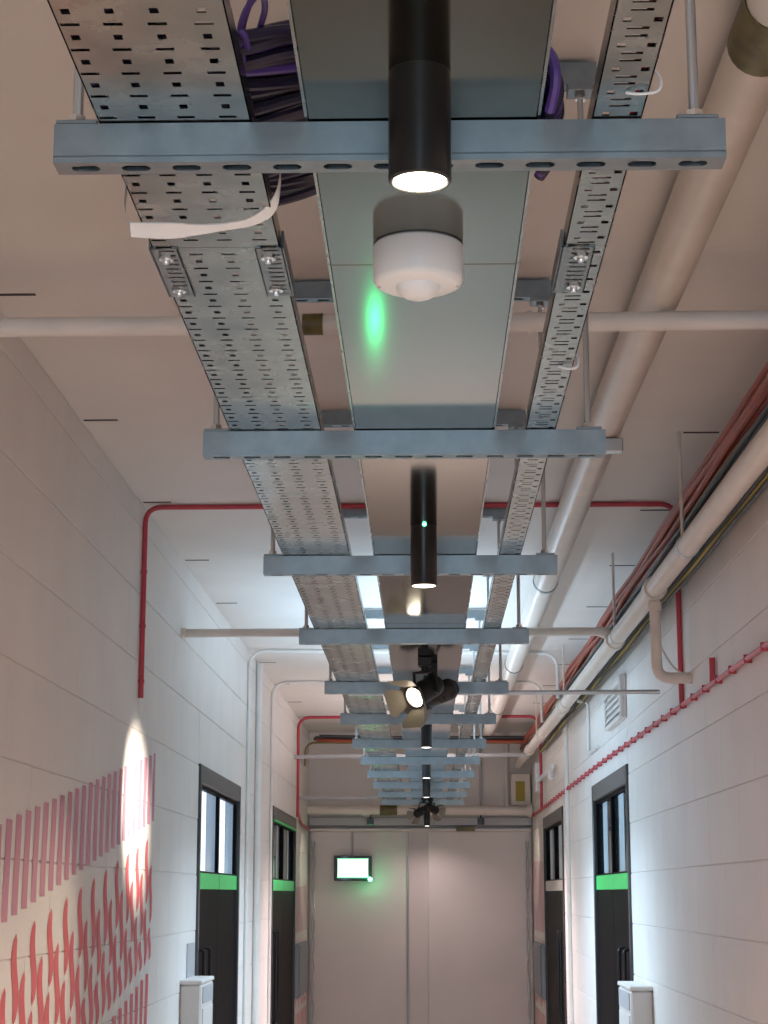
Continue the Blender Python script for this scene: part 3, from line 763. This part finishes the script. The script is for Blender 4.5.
# exit sign
t = thing('exit_sign', (-.64, 16.4, .08), 'lit green exit sign box on the end wall with a bright corner light', 'exit sign')
ex0, ex1, ez0, ez1, ey = -.802, -.478, .112, .325, 16.36
part('frame', MB().bbox(ex0, ex1, ey, ey+.07, ez0, ez1, .004), 'black', t)
pan = part('panel', MB().box(ex0+.030, ex1-.030, ey-.003, ey, ez0+.030, ez1-.028), 'exit', t, 'glowing pale green panel')
lw = MB()
part('panel_border', MB().box(ex0+.026, ex1-.026, ey-.0015, ey, ez0+.024, ez0+.034).box(ex0+.026, ex1-.026, ey-.0015, ey, ez1-.030, ez1-.024), 'exit_g', t)
part('corner_light', MB().lathe((-.490, ey-.010, .125), [(0,-.018),(.010,-.015),(.018,0),(.010,.012),(0,.014)], 16, (0,1,0)), 'led', t, 'bright green corner light')
part('conduit', MB().tube([(-.65, 16.435, .325), (-.65, 16.435, .535)], .010, 10), 'plate', t)
lamp('POINT', 'exit_corner_glow', (-.490, ey-.05, .12), .5, (.05, 1.0, .35), size=.02)

# ------------------------------------------------------------------ wall mural
def mural(X, s, name, label, y0, y1, top, mid, bot, zmin, pitch=.1, seed=1):
    t = thing(name, (X, (y0+y1)/2, zmin), label, 'mural')
    xm = X + s*.0012
    rg = random.Random(seed)
    def strip(mb, cy, zlo, zhi, hw, wav, ph, leaf=False, n=14):
        v, f = [], []
        for k in range(n+1):
            q = k/n; z = zlo + (zhi-zlo)*q
            c = cy + wav*math.sin(ph + (2*math.pi*q if leaf else z*14))
            w_ = hw*(max(0, math.sin(math.pi*q))**.36 + .02) if leaf else hw
            a, b_ = max(y0, min(y1, c-w_)), max(y0, min(y1, c+w_))
            v += [(xm, a, z), (xm, b_, z)]
        for k in range(n): f.append((2*k, 2*k+1, 2*k+3, 2*k+2))
        mb.add(v, f)
    up = MB(); n = int((y1-y0)/pitch)+1
    for k in range(n):
        cy = y1 - .02 - k*pitch
        if cy < y0: continue
        strip(up, cy, max(mid(cy), zmin), top(cy), .033, .007, k*.25)
    part('upper_stripes', up, 'pink', t, 'band of pink wavy stripes')
    lo = MB()
    p2 = pitch*.98
    for k in range(int((y1-y0)/p2)+1):
        cy = y1 - .04 - k*p2
        if cy < y0+.02: continue
        z = mid(cy) - .05 - (.0 if k % 2 else .11)
        first = True
        while z > bot(cy) + .03 and z > zmin:
            ln = rg.uniform(.21, .25)
            zb = max(z - ln, bot(cy)+.01, zmin)
            if z - zb > .05: strip(lo, cy, zb, z, .035, .020, 0, True)
            z = zb - .012; first = False
    part('lower_dashes', lo, 'coral', t, 'field of coral flame-shaped dashes')
    th_ = MB()
    for k in range(n):
        cy = y1 - .09 - k*pitch*1.05
        zt = bot(cy) - .03
        if cy < y0+.05 or zt - zmin < .06: continue
        strip(th_, cy, zmin, zt, .033, .010, k*.4)
    part('bottom_stripes', th_, 'coral', t, 'coral stripes along the bottom')
mural(XL, 1, 'mural', 'pink and coral striped mural painted on left wall blocks', 3.6, 7.13,
      lambda y: .169 + (y-4.555)*.1395, lambda y: -.074 + (y-4.6)*.137, lambda y: -.25 + (y-7.1)*.15, -.95, .112)
mural(XL, 1, 'mural', 'small pink mural on left wall past the farther door', 14.95, 16.35,
      lambda y: .05 + (y-15)*.02, lambda y: -.3, lambda y: -.9, -1.3, .16, 3)
mural(XR, -1, 'mural', 'small pink mural on right wall past the farther door', 14.95, 16.35,
      lambda y: .25 + (y-15)*.02, lambda y: -.3, lambda y: -.9, -1.3, .16, 4)
